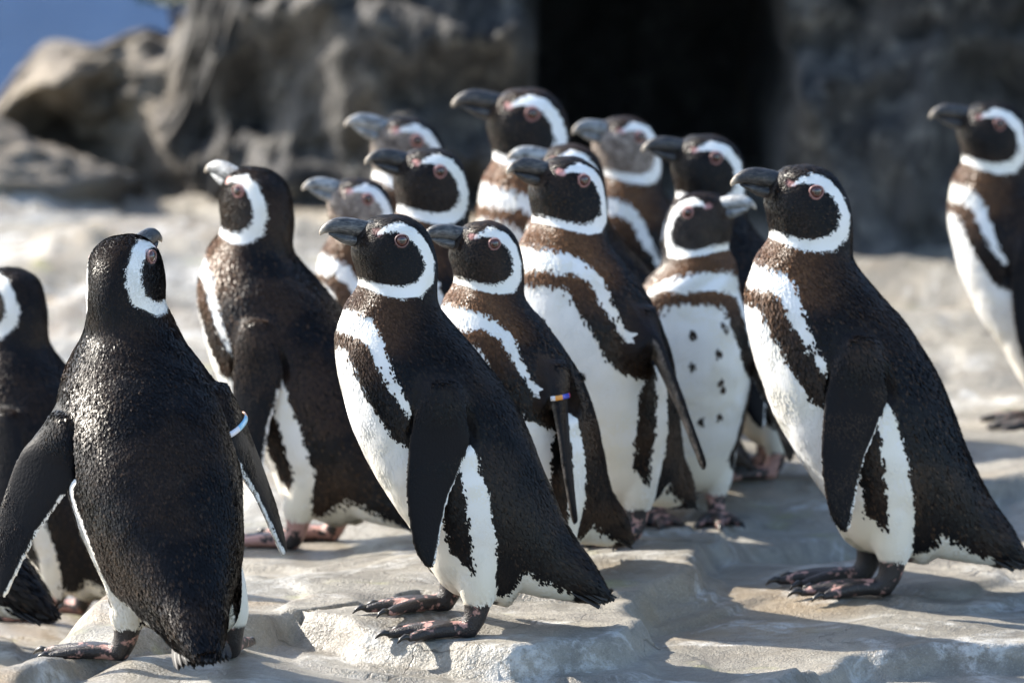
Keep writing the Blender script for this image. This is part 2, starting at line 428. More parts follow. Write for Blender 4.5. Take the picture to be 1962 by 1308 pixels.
def build_base(voxel, name):
    V = []; F = []; off = 0
    parts = [body_loft(), flipper_loft(1), flipper_loft(-1)] + foot_parts(1) + foot_parts(-1)
    for v, f in parts:
        V.append(v); F += [tuple(i + off for i in q) for q in f]; off += len(v)
    me = bpy.data.meshes.new(name); me.from_pydata(np.concatenate(V).tolist(), [], F)
    bm = bmesh.new(); bm.from_mesh(me); bmesh.ops.recalc_face_normals(bm, faces=bm.faces); bm.to_mesh(me); bm.free()
    ob = bpy.data.objects.new(name, me); COL.objects.link(ob)
    md = ob.modifiers.new('r', 'REMESH'); md.mode = 'VOXEL'; md.voxel_size = voxel; md.adaptivity = 0
    sm = ob.modifiers.new('s', 'SMOOTH'); sm.factor = 0.5; sm.iterations = max(2, int(round(0.018 / voxel)))
    dg = bpy.context.evaluated_depsgraph_get()
    out = bpy.data.meshes.new_from_object(ob.evaluated_get(dg))
    bpy.data.objects.remove(ob); bpy.data.meshes.remove(me)
    out.name = name
    n = len(out.vertices); co = np.empty(n * 3); out.vertices.foreach_get('co', co); co = co.reshape(-1, 3)
    nr = np.empty(n * 3); out.vertices.foreach_get('normal', nr); nr = nr.reshape(-1, 3)
    U = co[:, 0] * S + 860; Vv = 1200 - co[:, 2] * S
    msk = masks(co)
    d, par = polydist(U, Vv, DORSAL)
    w1 = np.interp(par, range(len(DORSAL)), [p[2] for p in DORSAL]); w2 = np.interp(par, range(len(DORSAL)), [p[3] for p in DORSAL])
    fw = np.maximum(np.minimum(d, w1 - d), d - w1 - w2)
    db, pb = polydist(U, Vv, BAND); hw = np.interp(pb, range(len(BAND)), [p[2] for p in BAND])
    head = Vv < 575
    fwh = hw - np.abs(db)
    fw = np.where(head, np.maximum(fw, fwh), fw)
    fw = np.clip(fw, -40, 40) / S
    fw = np.where(U > 945, np.minimum(fw, (-nr[:, 2] - 0.45) * 0.03), fw)
    fw = np.minimum(fw, np.clip((1092 - U) / S, -0.03, 0.03))
    # flippers: dark outside with a pale trailing rim, mottled underside
    fflip = np.zeros(n); fund = np.zeros(n)
    for s in (1, -1):
        root, L, W, T = flip_frame(s); w = msk['fl' if s < 0 else 'fr']
        q = co - root; l = q @ L; x = q @ W
        tr = np.interp(l, [a[0] for a in FL_SEC], [a[2] for a in FL_SEC])
        ff = (x - tr) + 0.0042
        fw = np.where(w > 0.45, np.where(l > 0.095, ff * 0.8, -0.02), fw)
        fflip = np.maximum(fflip, w)
        un = sstep(-0.1, -0.6, nr @ T) * sstep(0.5, 0.9, w)
        fund = np.maximum(fund, un)
    fskin = sstep(0.053, 0.047, co[:, 2]) * (co[:, 0] < 0.062)
    # legs white-feathered on the inside and front
    fface = inpoly(U, Vv, [p[:2] for p in BAND] + [(640, 470), (660, 430)]).astype(float)
    ed = np.hypot(U - EYE_UV[0], Vv - EYE_UV[1])
    fpink = np.maximum(sstep(19, 11, ed), sstep(17, 3, np.hypot((U - 704) * 0.7, Vv - 442)) * 0.62) * head
    fbrown = sstep(800, 700, U) * sstep(535, 560, Vv) * sstep(690, 640, Vv)
    fbrown = np.maximum(fbrown, 0.75 * sstep(0, 10, d) * sstep(760, 640, Vv))
    fdirt = sstep(930, 1150, Vv) * (1 - fflip)
    for k, a in dict(fw=fw, fbrown=fbrown, fskin=fskin, fface=fface, fpink=fpink, fflip=fflip, funder=fund, fdirt=fdirt, fhead=sstep(600, 560, Vv)).items():
        at = out.attributes.new(k, 'FLOAT', 'POINT'); at.data.foreach_set('value', np.asarray(a, dtype=np.float32))
    at = out.attributes.new('rest', 'FLOAT_VECTOR', 'POINT'); at.data.foreach_set('vector', co.astype(np.float32).ravel())
    out.materials.clear(); out.materials.append(M_PENG)
    out.polygons.foreach_set('use_smooth', np.ones(len(out.polygons), dtype=bool))
    return out, co, msk

def masks(co, kind=None):
    n = len(co); X, Y, Z = co.T
    m = {}
    m['head'] = sstep(0.385, 0.485, Z)
    for s, k in ((-1, 'fl'), (1, 'fr')):
        root, L, W, T = flip_frame(s); q = co - root; l = q @ L; t = q @ T; x = q @ W
        lc = np.clip(l, 0, 0.252); fa = np.interp(lc, [q_[0] for q_ in FL_SEC], [q_[1] for q_ in FL_SEC]); fb = np.interp(lc, [q_[0] for q_ in FL_SEC], [q_[2] for q_ in FL_SEC])
        w = sstep(-0.025, 0.065, l) * sstep(-0.030, -0.012, t) * (Y * s > 0.05) * sstep(fa - 0.014, fa - 0.003, x) * sstep(fb + 0.014, fb + 0.003, x)
        m[k] = w * (l < 0.29)
    leg = sstep(0.115, 0.050, Z) * sstep(0.095, 0.070, X)
    m['ll'] = leg * sstep(0.012, -0.012, Y); m['lr'] = leg * sstep(-0.012, 0.012, Y)
    if kind:
        for k in m: m[k] = np.zeros(n)
        if kind != 'none': m[kind] = np.ones(n)
    return m

def rotm(axis, a):
    return np.array(Matrix.Rotation(a, 3, axis))

def rot_w(v, pivot, axis, ang, w):
    """rotate each point about pivot by ang * w (per vertex)"""
    q = v - pivot; a = ang * w; c, s = np.cos(a), np.sin(a); x, y, z = q.T
    if axis == 'Z': r = np.stack([c * x - s * y, s * x + c * y, z], 1)
    elif axis == 'Y': r = np.stack([c * x + s * z, y, -s * x + c * z], 1)
    else: r = np.stack([x, c * y - s * z, s * y + c * z], 1)
    return r + pivot

def pose(v, m, p):
    v = v.copy()
    # flippers: (spread in degrees from hanging straight, sweep back, twist)
    for k, s in (('fl', -1), ('fr', 1)):
        sp, sw, tw = p[k]
        root, L, W, T = flip_frame(s); w = m[k]
        v = rot_w(v, root, 'X', -s * FL_TILT, w)
        v = rot_w(v, root, 'Z', -s * R(tw), w)
        v = rot_w(v, root, 'X', s * R(sp), w)
        v = rot_w(v, root, 'Y', -R(sw), w)
        v[:, 1] += s * 0.012 * w
    # torso girth
    fat = p.get('fat', 0.0)
    if fat:
        g = sstep(0.02, 0.10, v[:, 2]) * sstep(0.42, 0.30, v[:, 2])
        v[:, 1] *= 1 + fat * g * (1 - np.maximum(m['ll'], m['lr'])); v[:, 0] -= fat * 0.10 * g * sstep(0.05, -0.1, v[:, 0])
    # neck / head
    wh = m['head']; piv = np.array([-0.062, 0, 0.43])
    hs = p.get('hs', 1.0)
    v = piv + (v - piv) * (1 + (hs - 1) * wh)[:, None]
    v = rot_w(v, piv, 'X', R(p.get('roll', 0)), wh)
    v = rot_w(v, piv, 'Y', R(p.get('nod', 0)), wh)       # + raises the bill
    v = rot_w(v, piv, 'Z', R(p.get('turn', 0)), wh)
    v[:, 2] += p.get('neck', 0.0) * wh; v[:, 0] += p.get('neckx', 0.0) * wh
    # lean about the hips
    body = 1 - np.maximum(m['ll'], m['lr'])
    v[:, 2] += 0.014 * body
    v = rot_w(v, np.array([0.02, 0, 0.10]), 'Y', R(p.get('lean', 0)), body)
    v = rot_w(v, np.array([0.02, 0, 0.06]), 'X', R(p.get('tilt', 0)), body)
    # feet: forward, sideways, up, toe yaw
    for k, s in (('ll', -1), ('lr', 1)):
        f, sd, up, yaw = p.get('foot_' + k, (0, 0, 0, 0))
        piv = np.array([0.02, s * FOOT_Y, 0])
        foot_w = m[k]
        v = rot_w(v, piv, 'Z', R(yaw), foot_w)
        v[:, 0] -= f * foot_w; v[:, 1] += s * sd * foot_w; v[:, 2] += up * foot_w
    return v

BASE_HI = build_base(0.0041, 'plumage_fine')
BASE_LO = build_base(0.0052, 'plumage_coarse')
_c = BASE_HI[1]
EYE_Y = float(np.max(_c[np.hypot(_c[:, 0] - rx(EYE_UV[0]), _c[:, 2] - rz(EYE_UV[1])) < 0.006][:, 1]))

# beak, eyes, claws, tail feathers in rest pose
def beak_rest():
    up = [((735, 430), (735, 463), 20), ((705, 427), (705, 461), 19), ((680, 420), (676, 455), 16.5), ((656, 416), (650, 449), 14.5), ((636, 418), (632, 446), 11.5), ((621, 426), (620, 446), 8), ((611, 437), (613, 449), 4.5), ((608, 445), (610, 451), 1.8)]
    lo = [((735, 455), (735, 477), 19), ((705, 455), (705, 475), 18), ((676, 450), (674, 474), 15.5), ((652, 446), (654, 468), 12.5), ((636, 445), (638, 458), 8.5), ((625, 445), (627, 450), 4)]
    V = []; F = []; off = 0; th = np.linspace(0, 2 * np.pi, 20, endpoint=False)
    for sec in (up, lo):
        arr = catmull([(a[0], a[1], b[0], b[1], w) for a, b, w in sec], 3); rings = []
        arr[:, [0, 2]] = 735 + (arr[:, [0, 2]] - 735) * 1.06
        for tu, tv, bu, bv, w in arr:
            cu, cv = (tu + bu) / 2, (tv + bv) / 2
            u = cu + (tu - bu) / 2 * np.cos(th); v = cv + (tv - bv) / 2 * np.cos(th)
            y = w * np.sign(np.sin(th)) * np.abs(np.sin(th)) ** 0.85 * (1 - 0.25 * np.clip(np.cos(th), 0, 1))
            rings.append(np.stack([rx(u), y / S, rz(v)], 1))
        v, f = loft(rings); V.append(v); F += [tuple(i + off for i in q) for q in f]; off += len(v)
    return np.concatenate(V), F
BEAK = beak_rest()

def eye_rest(s):
    c = np.array([rx(EYE_UV[0]), s * (EYE_Y - 0.0018), rz(EYE_UV[1])]); r = 0.0088
    V = []; F = []; er = []; nu, nv = 24, 12
    for i in range(nv + 1):
        ph = i / nv * math.pi * 0.62
        for j in range(nu):
            a = 2 * math.pi * j / nu
            V.append(c + r * np.array([math.sin(ph) * math.cos(a), s * math.cos(ph) * 0.8, math.sin(ph) * math.sin(a)])); er.append(math.sin(ph) if ph < math.pi / 2 else 1)
    for i in range(nv):
        for j in range(nu):
            q = (i * nu + j, i * nu + (j + 1) % nu, (i + 1) * nu + (j + 1) % nu, (i + 1) * nu + j)
            F.append(q if s < 0 else q[::-1])
    return np.array(V), F, np.array(er)
def lid_rest(s):
    c = np.array([rx(EYE_UV[0]), s * (EYE_Y + 0.0012), rz(EYE_UV[1])]); V = []; F = []; n, k = 28, 8
    for i in range(n):
        a = 2 * math.pi * i / n; rr = 0.0089 + 0.0004 * math.sin(3 * a)
        for j in range(k):
            b = 2 * math.pi * j / k; q = rr + 0.0009 * math.cos(b)
            V.append(c + np.array([q * math.cos(a) * 1.06, s * 0.0018 * math.sin(b), q * math.sin(a) * 0.96]))
    for i in range(n):
        for j in range(k):
            F.append((i * k + j, ((i + 1) % n) * k + j, ((i + 1) % n) * k + (j + 1) % k, i * k + (j + 1) % k))
    return np.array(V), F
def claw_rest(s, ti):
    p = np.array(toe_pts(s, ti)); d = p[-1] - p[-2]; d[2] = 0; d /= np.linalg.norm(d)
    b = p[-1] + (0, 0, 0.001) - d * 0.004
    pts = [b, b + d * 0.008 + (0, 0, 0.002), b + d * 0.015 + (0, 0, -0.001), b + d * 0.0205 + (0, 0, -0.0065)]
    return tube(pts, [0.0048, 0.0042, 0.0028, 0.0007], 8)
def tail_rest(seed):
    rng = random.Random(seed); V = []; F = []
    ax = np.array([rx(1178) - rx(1085), 0, rz(1172) - rz(1118)]); ax /= np.linalg.norm(ax); nrm = np.array([-ax[2], 0, ax[0]])
    for layer in range(3):
        for i in range(13):
            t = (i / 12 - 0.5) * 2
            y = t * (0.030 - 0.004 * layer) + rng.uniform(-0.001, 0.001)
            base = np.array([rx(1098 + 14 * layer), y, rz(1122 + 12 * layer)]) - nrm * (0.010 * abs(t) + 0.004 - 0.008 * (layer - 1))
            ln = (0.066 - 0.018 * abs(t) - 0.010 * layer) * rng.uniform(0.9, 1.08)
            d = ax + np.array([0, t * 0.12 + rng.uniform(-0.05, 0.05), rng.uniform(-0.03, 0.05)]); d /= np.linalg.norm(d)
            w = np.cross(d, nrm); w /= np.linalg.norm(w); wd = rng.uniform(0.0062, 0.0078)
            o = len(V)
            prof = [(0, 0.7), (0.45, 1.0), (0.8, 0.75), (1.0, 0.08)]
            for f, k in prof:
                c = base + d * ln * f
                V += [c + w * wd * k, c + nrm * 0.0016, c - w * wd * k, c - nrm * 0.0012]
            for q in range(3):
                for j in range(4):
                    a, b = o + q * 4 + j, o + q * 4 + (j + 1) % 4
                    F.append((a, b, b + 4, a + 4))
    return np.array(V), F
def hem_rest(seed):
    """short ragged feathers round the top of the bare legs"""
    rng = random.Random(seed); out = []
    for s in (-1, 1):
        V = []; F = []
        for i in range(46):
            a = 2 * math.pi * i / 46 + rng.uniform(-0.06, 0.06)
            r = 0.0185; c = np.array([0.030 + r * math.cos(a), s * FOOT_Y + r * math.sin(a), 0.056 + rng.uniform(-0.003, 0.004)])
            d = np.array([-0.10 * math.cos(a), -0.10 * math.sin(a), -1.0]); d /= np.linalg.norm(d)
            tg = np.array([-math.sin(a), math.cos(a), 0]); n = np.array([math.cos(a), math.sin(a), 0]); ln = rng.uniform(0.012, 0.019); wd = 0.0022
            o = len(V); V += [c + tg * wd, c - tg * wd, c + d * ln, c + n * 0.0012 + d * ln * 0.4]
            F += [(o, o + 3, o + 2), (o + 3, o + 1, o + 2), (o, o + 1, o + 3), (o, o + 2, o + 1)]
        out.append((np.array(V), F))
    return out
def band_rest(s, l):
    root, L, W, T = flip_frame(s)
    a, b, t = (np.interp(l, [q[0] for q in FL_SEC], [q[k] for q in FL_SEC]) for k in (1, 2, 3))
    c = (a + b) / 2; h = (b - a) / 2 + 0.0025; t = t + 0.003; n, k = 36, 6; V = []; F = []
    for i in range(n):
        th = 2 * math.pi * i / n; ctr = root + L * l + W * (c + h * math.cos(th)) + T * (t * math.sin(th)); o = W * math.cos(th) + T * math.sin(th)
        for j in range(k):
            be = 2 * math.pi * j / k
            V.append(ctr + o * 0.0018 * math.cos(be) + L * 0.0045 * math.sin(be))
    for i in range(n):
        for j in range(k):
            F.append((i * k + j, ((i + 1) % n) * k + j, ((i + 1) % n) * k + (j + 1) % k, i * k + (j + 1) % k))
    return np.array(V), F, n, k

def mat_feathers():
    n = NT('feathers'); 
    a = n.t.nodes.new('ShaderNodeAttribute'); a.attribute_name = 'fcol'
    n.set(Base_Color=a.outputs['Color'], Roughness=n.fmix(n.attr('fwhite'), 0.37, 0.8))
    n.b.inputs['Specular IOR Level'].default_value = 0.16
    return n.m
M_FEATHERS = mat_feathers()

def feather_set(count, seed):
    """roots, directions and normals of small overlapping contour feathers on the resting body"""
    base, co, msk = BASE_HI
    rng = np.random.RandomState(seed)
    nf = len(base.polygons); base.calc_loop_triangles()
    tri = np.empty(len(base.loop_triangles) * 3, dtype=np.int32); base.loop_triangles.foreach_get('vertices', tri); tri = tri.reshape(-1, 3)
    get = lambda k: (lambda b: (base.attributes[k].data.foreach_get('value', b), b)[1])(np.empty(len(co), dtype=np.float32))
    fl = get('fflip'); sk = get('fskin'); pk = get('fpink'); hd = get('fhead')
    nr = np.empty(len(co) * 3); base.vertices.foreach_get('normal', nr); nr = nr.reshape(-1, 3)
    a, b, c = co[tri[:, 0]], co[tri[:, 1]], co[tri[:, 2]]
    area = np.linalg.norm(np.cross(b - a, c - a), axis=1)
    w = area * (sk[tri].max(1) < 0.5) * (pk[tri].max(1) < 0.5) * (1 + 1.3 * hd[tri].mean(1))
    # nothing under the bill
    cu = (a[:, 0] + b[:, 0] + c[:, 0]) / 3 * S + 860; cv = 1200 - (a[:, 2] + b[:, 2] + c[:, 2]) / 3 * S
    w = w * ~((cu < 712) & (cv > 424) & (cv < 474) & (np.abs(a[:, 1]) < 0.017))
    idx = rng.choice(len(tri), count, p=w / w.sum())
    r1, r2 = np.sqrt(rng.rand(count)), rng.rand(count); bc = np.stack([1 - r1, r1 * (1 - r2), r1 * r2], 1)
    ip = lambda q: (q[tri[idx]] * (bc[:, :, None] if q.ndim == 2 else bc)).sum(1)
    root, nor = ip(co), ip(nr); nor /= np.linalg.norm(nor, axis=1)[:, None]
    at = {k: ip(get(k).astype(float)) for k in ('fw', 'fbrown', 'fface', 'fhead', 'fdirt', 'fflip', 'funder')}
    U = root[:, 0] * S + 860; Vv = 1200 - root[:, 2] * S
    hw = sstep(600, 520, Vv)[:, None]
    flow = np.array([0.42, 0, -0.9]) * (1 - hw) + np.array([0.85, 0, -0.45]) * hw
    tw = sstep(1000, 1120, U)[:, None]; flow = flow * (1 - tw) + np.array([0.82, 0, -0.55]) * tw
    flow = flow + rng.normal(0, 0.10, (count, 3))
    d = flow - nor * (flow * nor).sum(1)[:, None]; d /= np.linalg.norm(d, axis=1)[:, None] + 1e-9
    return dict(root=root, nor=nor, d=d, **at)

FSETS = {}
def plumage(ob, seed, count, p, place, brown, paleface, spots):
    if count not in FSETS: FSETS[count] = feather_set(count, 100 + count % 97)
    f = FSETS[count]; rng = np.random.RandomState(seed + 50); n = count
    k = min(1.5, math.sqrt(95000.0 / count))
    root, nor, d = f['root'], f['nor'], f['d']
    hs = (1 - 0.45 * f['fhead']) * (1 - 0.45 * sstep(0.5, 1.0, f['fflip']))
    tailf = sstep(0.11, 0.2, root[:, 0])
    ln = 0.0066 * k * hs * rng.uniform(0.8, 1.25, n) * (1 + 1.1 * tailf); wd = 0.0014 * k * hs * rng.uniform(0.8, 1.2, n) * (1 + 0.3 * tailf)
    so = seed * 1.37
    fw = f['fw'] + (0.0055 * fbm(root[:, 0] * 75 + so, root[:, 1] * 75, root[:, 2] * 75, oct=3, seed=seed) + rng.normal(0, 0.0019, n)) * (1 - 0.5 * f['fhead']) * (1 - 0.75 * f['fflip'])
    for (x0, z0, y0, r) in spots:
        dd = np.hypot(root[:, 1] - y0, root[:, 2] - z0); fw = np.where((root[:, 0] < 0.03) & (dd < r), -1, fw)
    white = fw > 0
    lift = np.where(white, 0.03, 0.17) + rng.normal(0, 1, n) * np.where(white, 0.012, 0.035)
    lift = lift * (1 - 0.6 * f['fflip'])
    side = np.cross(nor, d)
    jit = rng.normal(0, 1, n) * np.where(white, 0.025, 0.12)
    side = side + nor * jit[:, None]
    up = nor * (ln * lift)[:, None]
    r0 = root - nor * 0.0006
    m1 = root + d * (ln * 0.55)[:, None] + up * 0.62
    V = np.stack([r0, m1 + side * wd[:, None], root + d * ln[:, None] + up, m1 - side * wd[:, None]], 1)   # kite
    lump = vnoise(root[:, 0] * 22 + seed * 3.1, root[:, 1] * 22, root[:, 2] * 22, seed) * 0.0016 + vnoise(root[:, 0] * 60, root[:, 1] * 60 + seed, root[:, 2] * 45, seed + 5) * 0.0006
    V = V + (nor * lump[:, None])[:, None, :]
    mk = masks(root)
    mk4 = {q: np.repeat(a, 4) for q, a in mk.items()}
    W = place(pose(V.reshape(-1, 3), mk4, p))
    me = bpy.data.meshes.new('feathers')
    me.vertices.add(4 * n); me.vertices.foreach_set('co', W.ravel())
    me.loops.add(4 * n); me.loops.foreach_set('vertex_index', np.arange(4 * n, dtype=np.int32))
    me.polygons.add(n); me.polygons.foreach_set('loop_start', np.arange(0, 4 * n, 4, dtype=np.int32))
    me.update(calc_edges=True)
    # colours of the feathers themselves
    r = rng.rand(n); nb = fbm(root[:, 0] * 14 + so, root[:, 1] * 14, root[:, 2] * 14, oct=3, seed=seed + 9) * 0.5 + 0.5
    lerp = lambda a, b, t: np.array(a) * (1 - t)[:, None] + np.array(b) * t[:, None] if not isinstance(a, np.ndarray) or a.ndim == 1 else a * (1 - t)[:, None] + np.array(b) * t[:, None]
    c = lerp((0.0050, 0.0050, 0.0060), (0.024, 0.017, 0.012), sstep(0.42, 0.75, nb) * r)
    c = lerp(c, (0.055, 0.031, 0.018), brown * 0.75 * sstep(0.35, 0.7, nb) * (0.4 + 0.6 * r))
    sp = (rng.rand(n) < 0.09) * (0.35 + 0.65 * brown); c = c * (1 - sp)[:, None] + np.array((0.055, 0.033, 0.020)) * sp[:, None]
    bro = lerp((0.085, 0.042, 0.020), (0.165 + 0.04 * brown, 0.085 + 0.01 * brown, 0.040), r)
    bt = f['fbrown'] * (0.40 + 0.6 * brown); c = c * (1 - bt)[:, None] + bro * bt[:, None]
    gf = lerp((0.09, 0.065, 0.05), (0.42, 0.35, 0.30), np.clip(nb * 0.7 + 0.4 * r - 0.1, 0, 1)); ft = f['fface'] * paleface; c = c * (1 - ft)[:, None] + gf * ft[:, None]
    wc = lerp((0.82, 0.82, 0.81), (0.79, 0.765, 0.69), sstep(0.35, 0.7, nb)); dt = 0.5 * f['fdirt'] * (0.6 + 0.4 * r); wc = wc * (1 - dt)[:, None] + np.array((0.62, 0.53, 0.36)) * dt[:, None]
    c = c * (1 - 0.25 * f['fflip'])[:, None]
    un = lerp((0.055, 0.048, 0.042), (0.22, 0.19, 0.16), np.clip(nb * 0.8 + 0.5 * (r - 0.5), 0, 1)); ut = f['funder']; c = c * (1 - ut)[:, None] + un * ut[:, None]
    c = np.where(white[:, None], wc, c)
    col = np.repeat(np.concatenate([c, np.ones((n, 1))], 1), 4, 0).astype(np.float32)
    at = me.attributes.new('fcol', 'FLOAT_COLOR', 'POINT'); at.data.foreach_set('color', col.ravel())
    at = me.attributes.new('fwhite', 'FLOAT', 'POINT'); at.data.foreach_set('value', np.repeat(white, 4).astype(np.float32))
    me.materials.append(M_FEATHERS)
    o = bpy.data.objects.new('contour_feathers', me); COL.objects.link(o); o.parent = ob; o['kind'] = 'stuff'
    return o

GROUP = 'penguins standing on the pale rock floor'
FEET = []          # ground contact points (x, y, z) to shape the floor

def penguin(label, at, heading, scale=1.0, lo=False, feet=True, ground=None, spots=(), band=None, seed=0, brown=0.3, paleface=0.0, palebeak=0.0, pinkleg=0.2, pink=0.7, crown=None, d=None, gz=-0.03, foot_py=None, feathers=0, **p):
    """at: ground point between the ankles. heading 0 = facing left, + = turned towards the viewer."""
    p.setdefault('fl', (6, 4, 0)); p.setdefault('fr', (6, 4, 0))
    base, co, msk = BASE_LO if lo else BASE_HI
    v = pose(co, msk, p)
    rng = np.random.RandomState(seed)
    bodyw = 1 - np.maximum(msk['ll'], msk['lr'])
    lump = vnoise(co[:, 0] * 22 + seed * 3.1, co[:, 1] * 22, co[:, 2] * 22, seed) * 0.0016 + vnoise(co[:, 0] * 60, co[:, 1] * 60 + seed, co[:, 2] * 45, seed + 5) * 0.0006
    nr = np.empty(len(co) * 3); base.vertices.foreach_get('normal', nr); nr = nr.reshape(-1, 3)
    v += nr * (lump * bodyw * (1 - np.maximum(msk['fl'], msk['fr'])))[:, None]
    me = base.copy(); me.name = 'penguin'
    rot = rotm('Z', R(heading))
    if crown:      # stand the bird so that its crown shows at this place: scale from the height above the floor, x from the crown
        if foot_py is not None: gz = P(crown[0], foot_py, d)[2]
        q = np.array([[rx(742), 0.0, rz(413)]]); c = pose(q, masks(q, 'head'), p)[0]; at = np.array([0, d, gz]); scale = 1.0
        for _ in range(4):
            w = rot @ (c * scale); t = P(crown[0], crown[1], d + w[1]); scale = (t[2] - gz) / c[2]; at[0] = t[0] - w[0]
        print('PENGUIN', seed, 'scale %.3f' % scale, 'x %.3f' % at[0], 'gz %.3f' % gz)
    at = np.array(at, float)
    def place(q): return (q * scale) @ rot.T
    me.vertices.foreach_set('co', place(v).ravel())
    if spots:
        fw = np.empty(len(co), dtype=np.float32); me.attributes['fw'].data.foreach_get('value', fw)
        for (x0, z0, y0, r) in spots:   # small dark spots on the belly, rest coordinates (side, height)
            dd = np.hypot(co[:, 1] - y0, co[:, 2] - z0); fw = np.where(co[:, 0] < 0.03, np.minimum(fw, np.where(dd < 0.03, dd * 1.0 - r, fw)), fw)
        me.attributes['fw'].data.foreach_set('value', fw)
    me.update()
    ob = bpy.data.objects.new('penguin', me); COL.objects.link(ob); ob.location = at
    tag(ob, label, 'penguin', GROUP)
    ob['seed'] = float(seed) * 1.37; ob['brown'] = float(brown); ob['paleface'] = float(paleface); ob['pinkleg'] = float(pinkleg); ob['pink'] = float(pink)
    def child(name, q, f, kind, mat, attrs=None, rest=None):
        w = place(pose(q, masks(q, kind), p))
        c = mesh_obj(name, w, f, mat, ob)
        for k, a in (attrs or {}).items():
            t = c.data.attributes.new(k, 'FLOAT', 'POINT'); t.data.foreach_set('value', np.asarray(a, dtype=np.float32))
        if rest is not None:
            t = c.data.attributes.new('rest', 'FLOAT_VECTOR', 'POINT'); t.data.foreach_set('vector', (q + seed * 0.37).astype(np.float32).ravel())
        return c
    bv, bf = BEAK
    bk = child('beak', bv, bf, 'head', M_BEAK, {'ftip': sstep(rx(616), rx(603), bv[:, 0])}, True); bk['palebeak'] = float(palebeak)
    for s in (-1, 1):
        ev, ef, er = eye_rest(s)
        e = child('eye', ev, ef, 'head', M_EYE, {'er': er})
        lv, lf = lid_rest(s); l = child('eyelid', lv, lf, 'head', M_LID); l.parent = e; l['pink'] = float(pink)
    tv, tf = tail_rest(seed); child('tail_feathers', tv, tf, 'none', M_FEATHER)
    if feet:
        for s, k in ((-1, 'll'), (1, 'lr')):
            for ti in range(3):
                cv, cf = claw_rest(s, ti); child('claw', cv, cf, k, M_CLAW)
    if band:
        s, l, cols = band
        qv, qf, n, k = band_rest(s, l)
        c = child('flipper_band', qv, qf, 'fl' if s < 0 else 'fr', None)
        for mname, colr in cols: c.data.materials.append(mat_plain(mname, colr, 0.3))
        idx = np.array([(i * len(cols) * 2 // n) % len(cols) for i in range(n) for j in range(k)], dtype=np.int32)
        c.data.polygons.foreach_set('material_index', idx)
    if feathers: plumage(ob, seed, feathers, p, place, brown, paleface, spots)
    # where the soles stand
    for s, k in ((-1, 'll'), (1, 'lr')):
        for fx in (0.02, -0.03, -0.08):
            q = np.array([[fx, s * FOOT_Y, 0.0]]); w = place(pose(q, masks(q, k), p))[0] + at
            FEET.append(tuple(w))
    return ob

# ------------------------------------------------------------------ the colony
def gp(px, py, d): return P(px, py, d)

NEAR, MID, FAR = 90000, 56000, 20000
penguin('black penguin in profile on the ledge edge, one white flank stripe behind its hanging flipper', None, 8, crown=(748, 410), d=7.80, foot_py=1198, seed=1, brown=0.15, palebeak=0.12, pinkleg=-0.02, pink=0.25, feathers=NEAR,
        fl=(3, -4, 0), fr=(8, 2, 0), turn=7, foot_ll=(0.0, 0.0, -0.010, 0), foot_lr=(0.02, 0.005, 0.010, 4))
penguin('black penguin seen from behind, flippers spread, head turned over its right shoulder', None, -78, crown=(232, 450), d=7.56, foot_py=1262, seed=2, brown=0.35, pinkleg=-0.1, pink=0.6, feathers=NEAR,
        fl=(25, 0, 55), fr=(12, -4, 25), turn=-41, nod=-2, fat=0.10, lean=0, tilt=8.5, foot_ll=(0.01, 0.028, 0, 55), foot_lr=(0, 0.022, 0, -5),
        band=(1, 0.055, [('band_white', (0.75, 0.75, 0.8)), ('band_blue', (0.25, 0.55, 0.75)), ('band_orange', (0.7, 0.35, 0.2))]))
penguin('brownish penguin turned half away with pale grey bill and pink mottled legs', None, -24, crown=(492, 320), d=8.80, foot_py=1046, seed=3, brown=0.9, palebeak=0.75, pinkleg=0.40, pink=0.9, feathers=MID,
        fl=(7, 2, 0), turn=-14, nod=8, lean=-2, foot_ll=(0.02, 0, 0, -8))
penguin('penguin with brown neck and beaded flipper band, half hidden behind the profile penguin', None, 42, crown=(925, 423), d=8.25, gz=-0.01, seed=4, brown=0.8, palebeak=0.15, pink=0.8, feathers=MID,
        fl=(9, 2, 40), turn=-24, lean=0,
        band=(-1, 0.05, [('bead_white', (0.75, 0.75, 0.78)), ('bead_red', (0.6, 0.08, 0.12)), ('bead_blue', (0.03, 0.06, 0.45)), ('bead_orange', (0.75, 0.3, 0.05))]))
penguin('tall penguin with few dark spots on its white belly and mottled purplish feet', None, 52, crown=(1085, 299), d=8.60, foot_py=1034, seed=5, brown=0.8, pinkleg=0.25, pink=0.9, feathers=MID,
        fl=(29, -2, 42), fr=(14, 0, 0), turn=-22, nod=2, lean=1, spots=[(0, 0.325, -0.012, 0.006), (0, 0.255, -0.02, 0.0055), (0, 0.25, -0.055, 0.0055)])
penguin('small penguin with many-spotted white belly and rough pale bill pointing right', None, 92, crown=(1345, 367), d=9.02, foot_py=1002, seed=6, brown=0.7, paleface=0.10, palebeak=0.85, pinkleg=0.1, pink=0.9, feathers=MID,
        fl=(17, 0, 30), fr=(12, 0, 0), turn=62, nod=0, lean=1, spots=[(0, 0.33, 0.0, 0.0055), (0, 0.295, -0.045, 0.006), (0, 0.275, 0.0, 0.006), (0, 0.245, -0.05, 0.0055), (0, 0.232, -0.055, 0.005), (0, 0.215, 0.02, 0.006), (0, 0.175, -0.02, 0.006), (0, 0.18, -0.05, 0.005), (0, 0.345, -0.05, 0.004), (0, 0.338, -0.056, 0.004)])
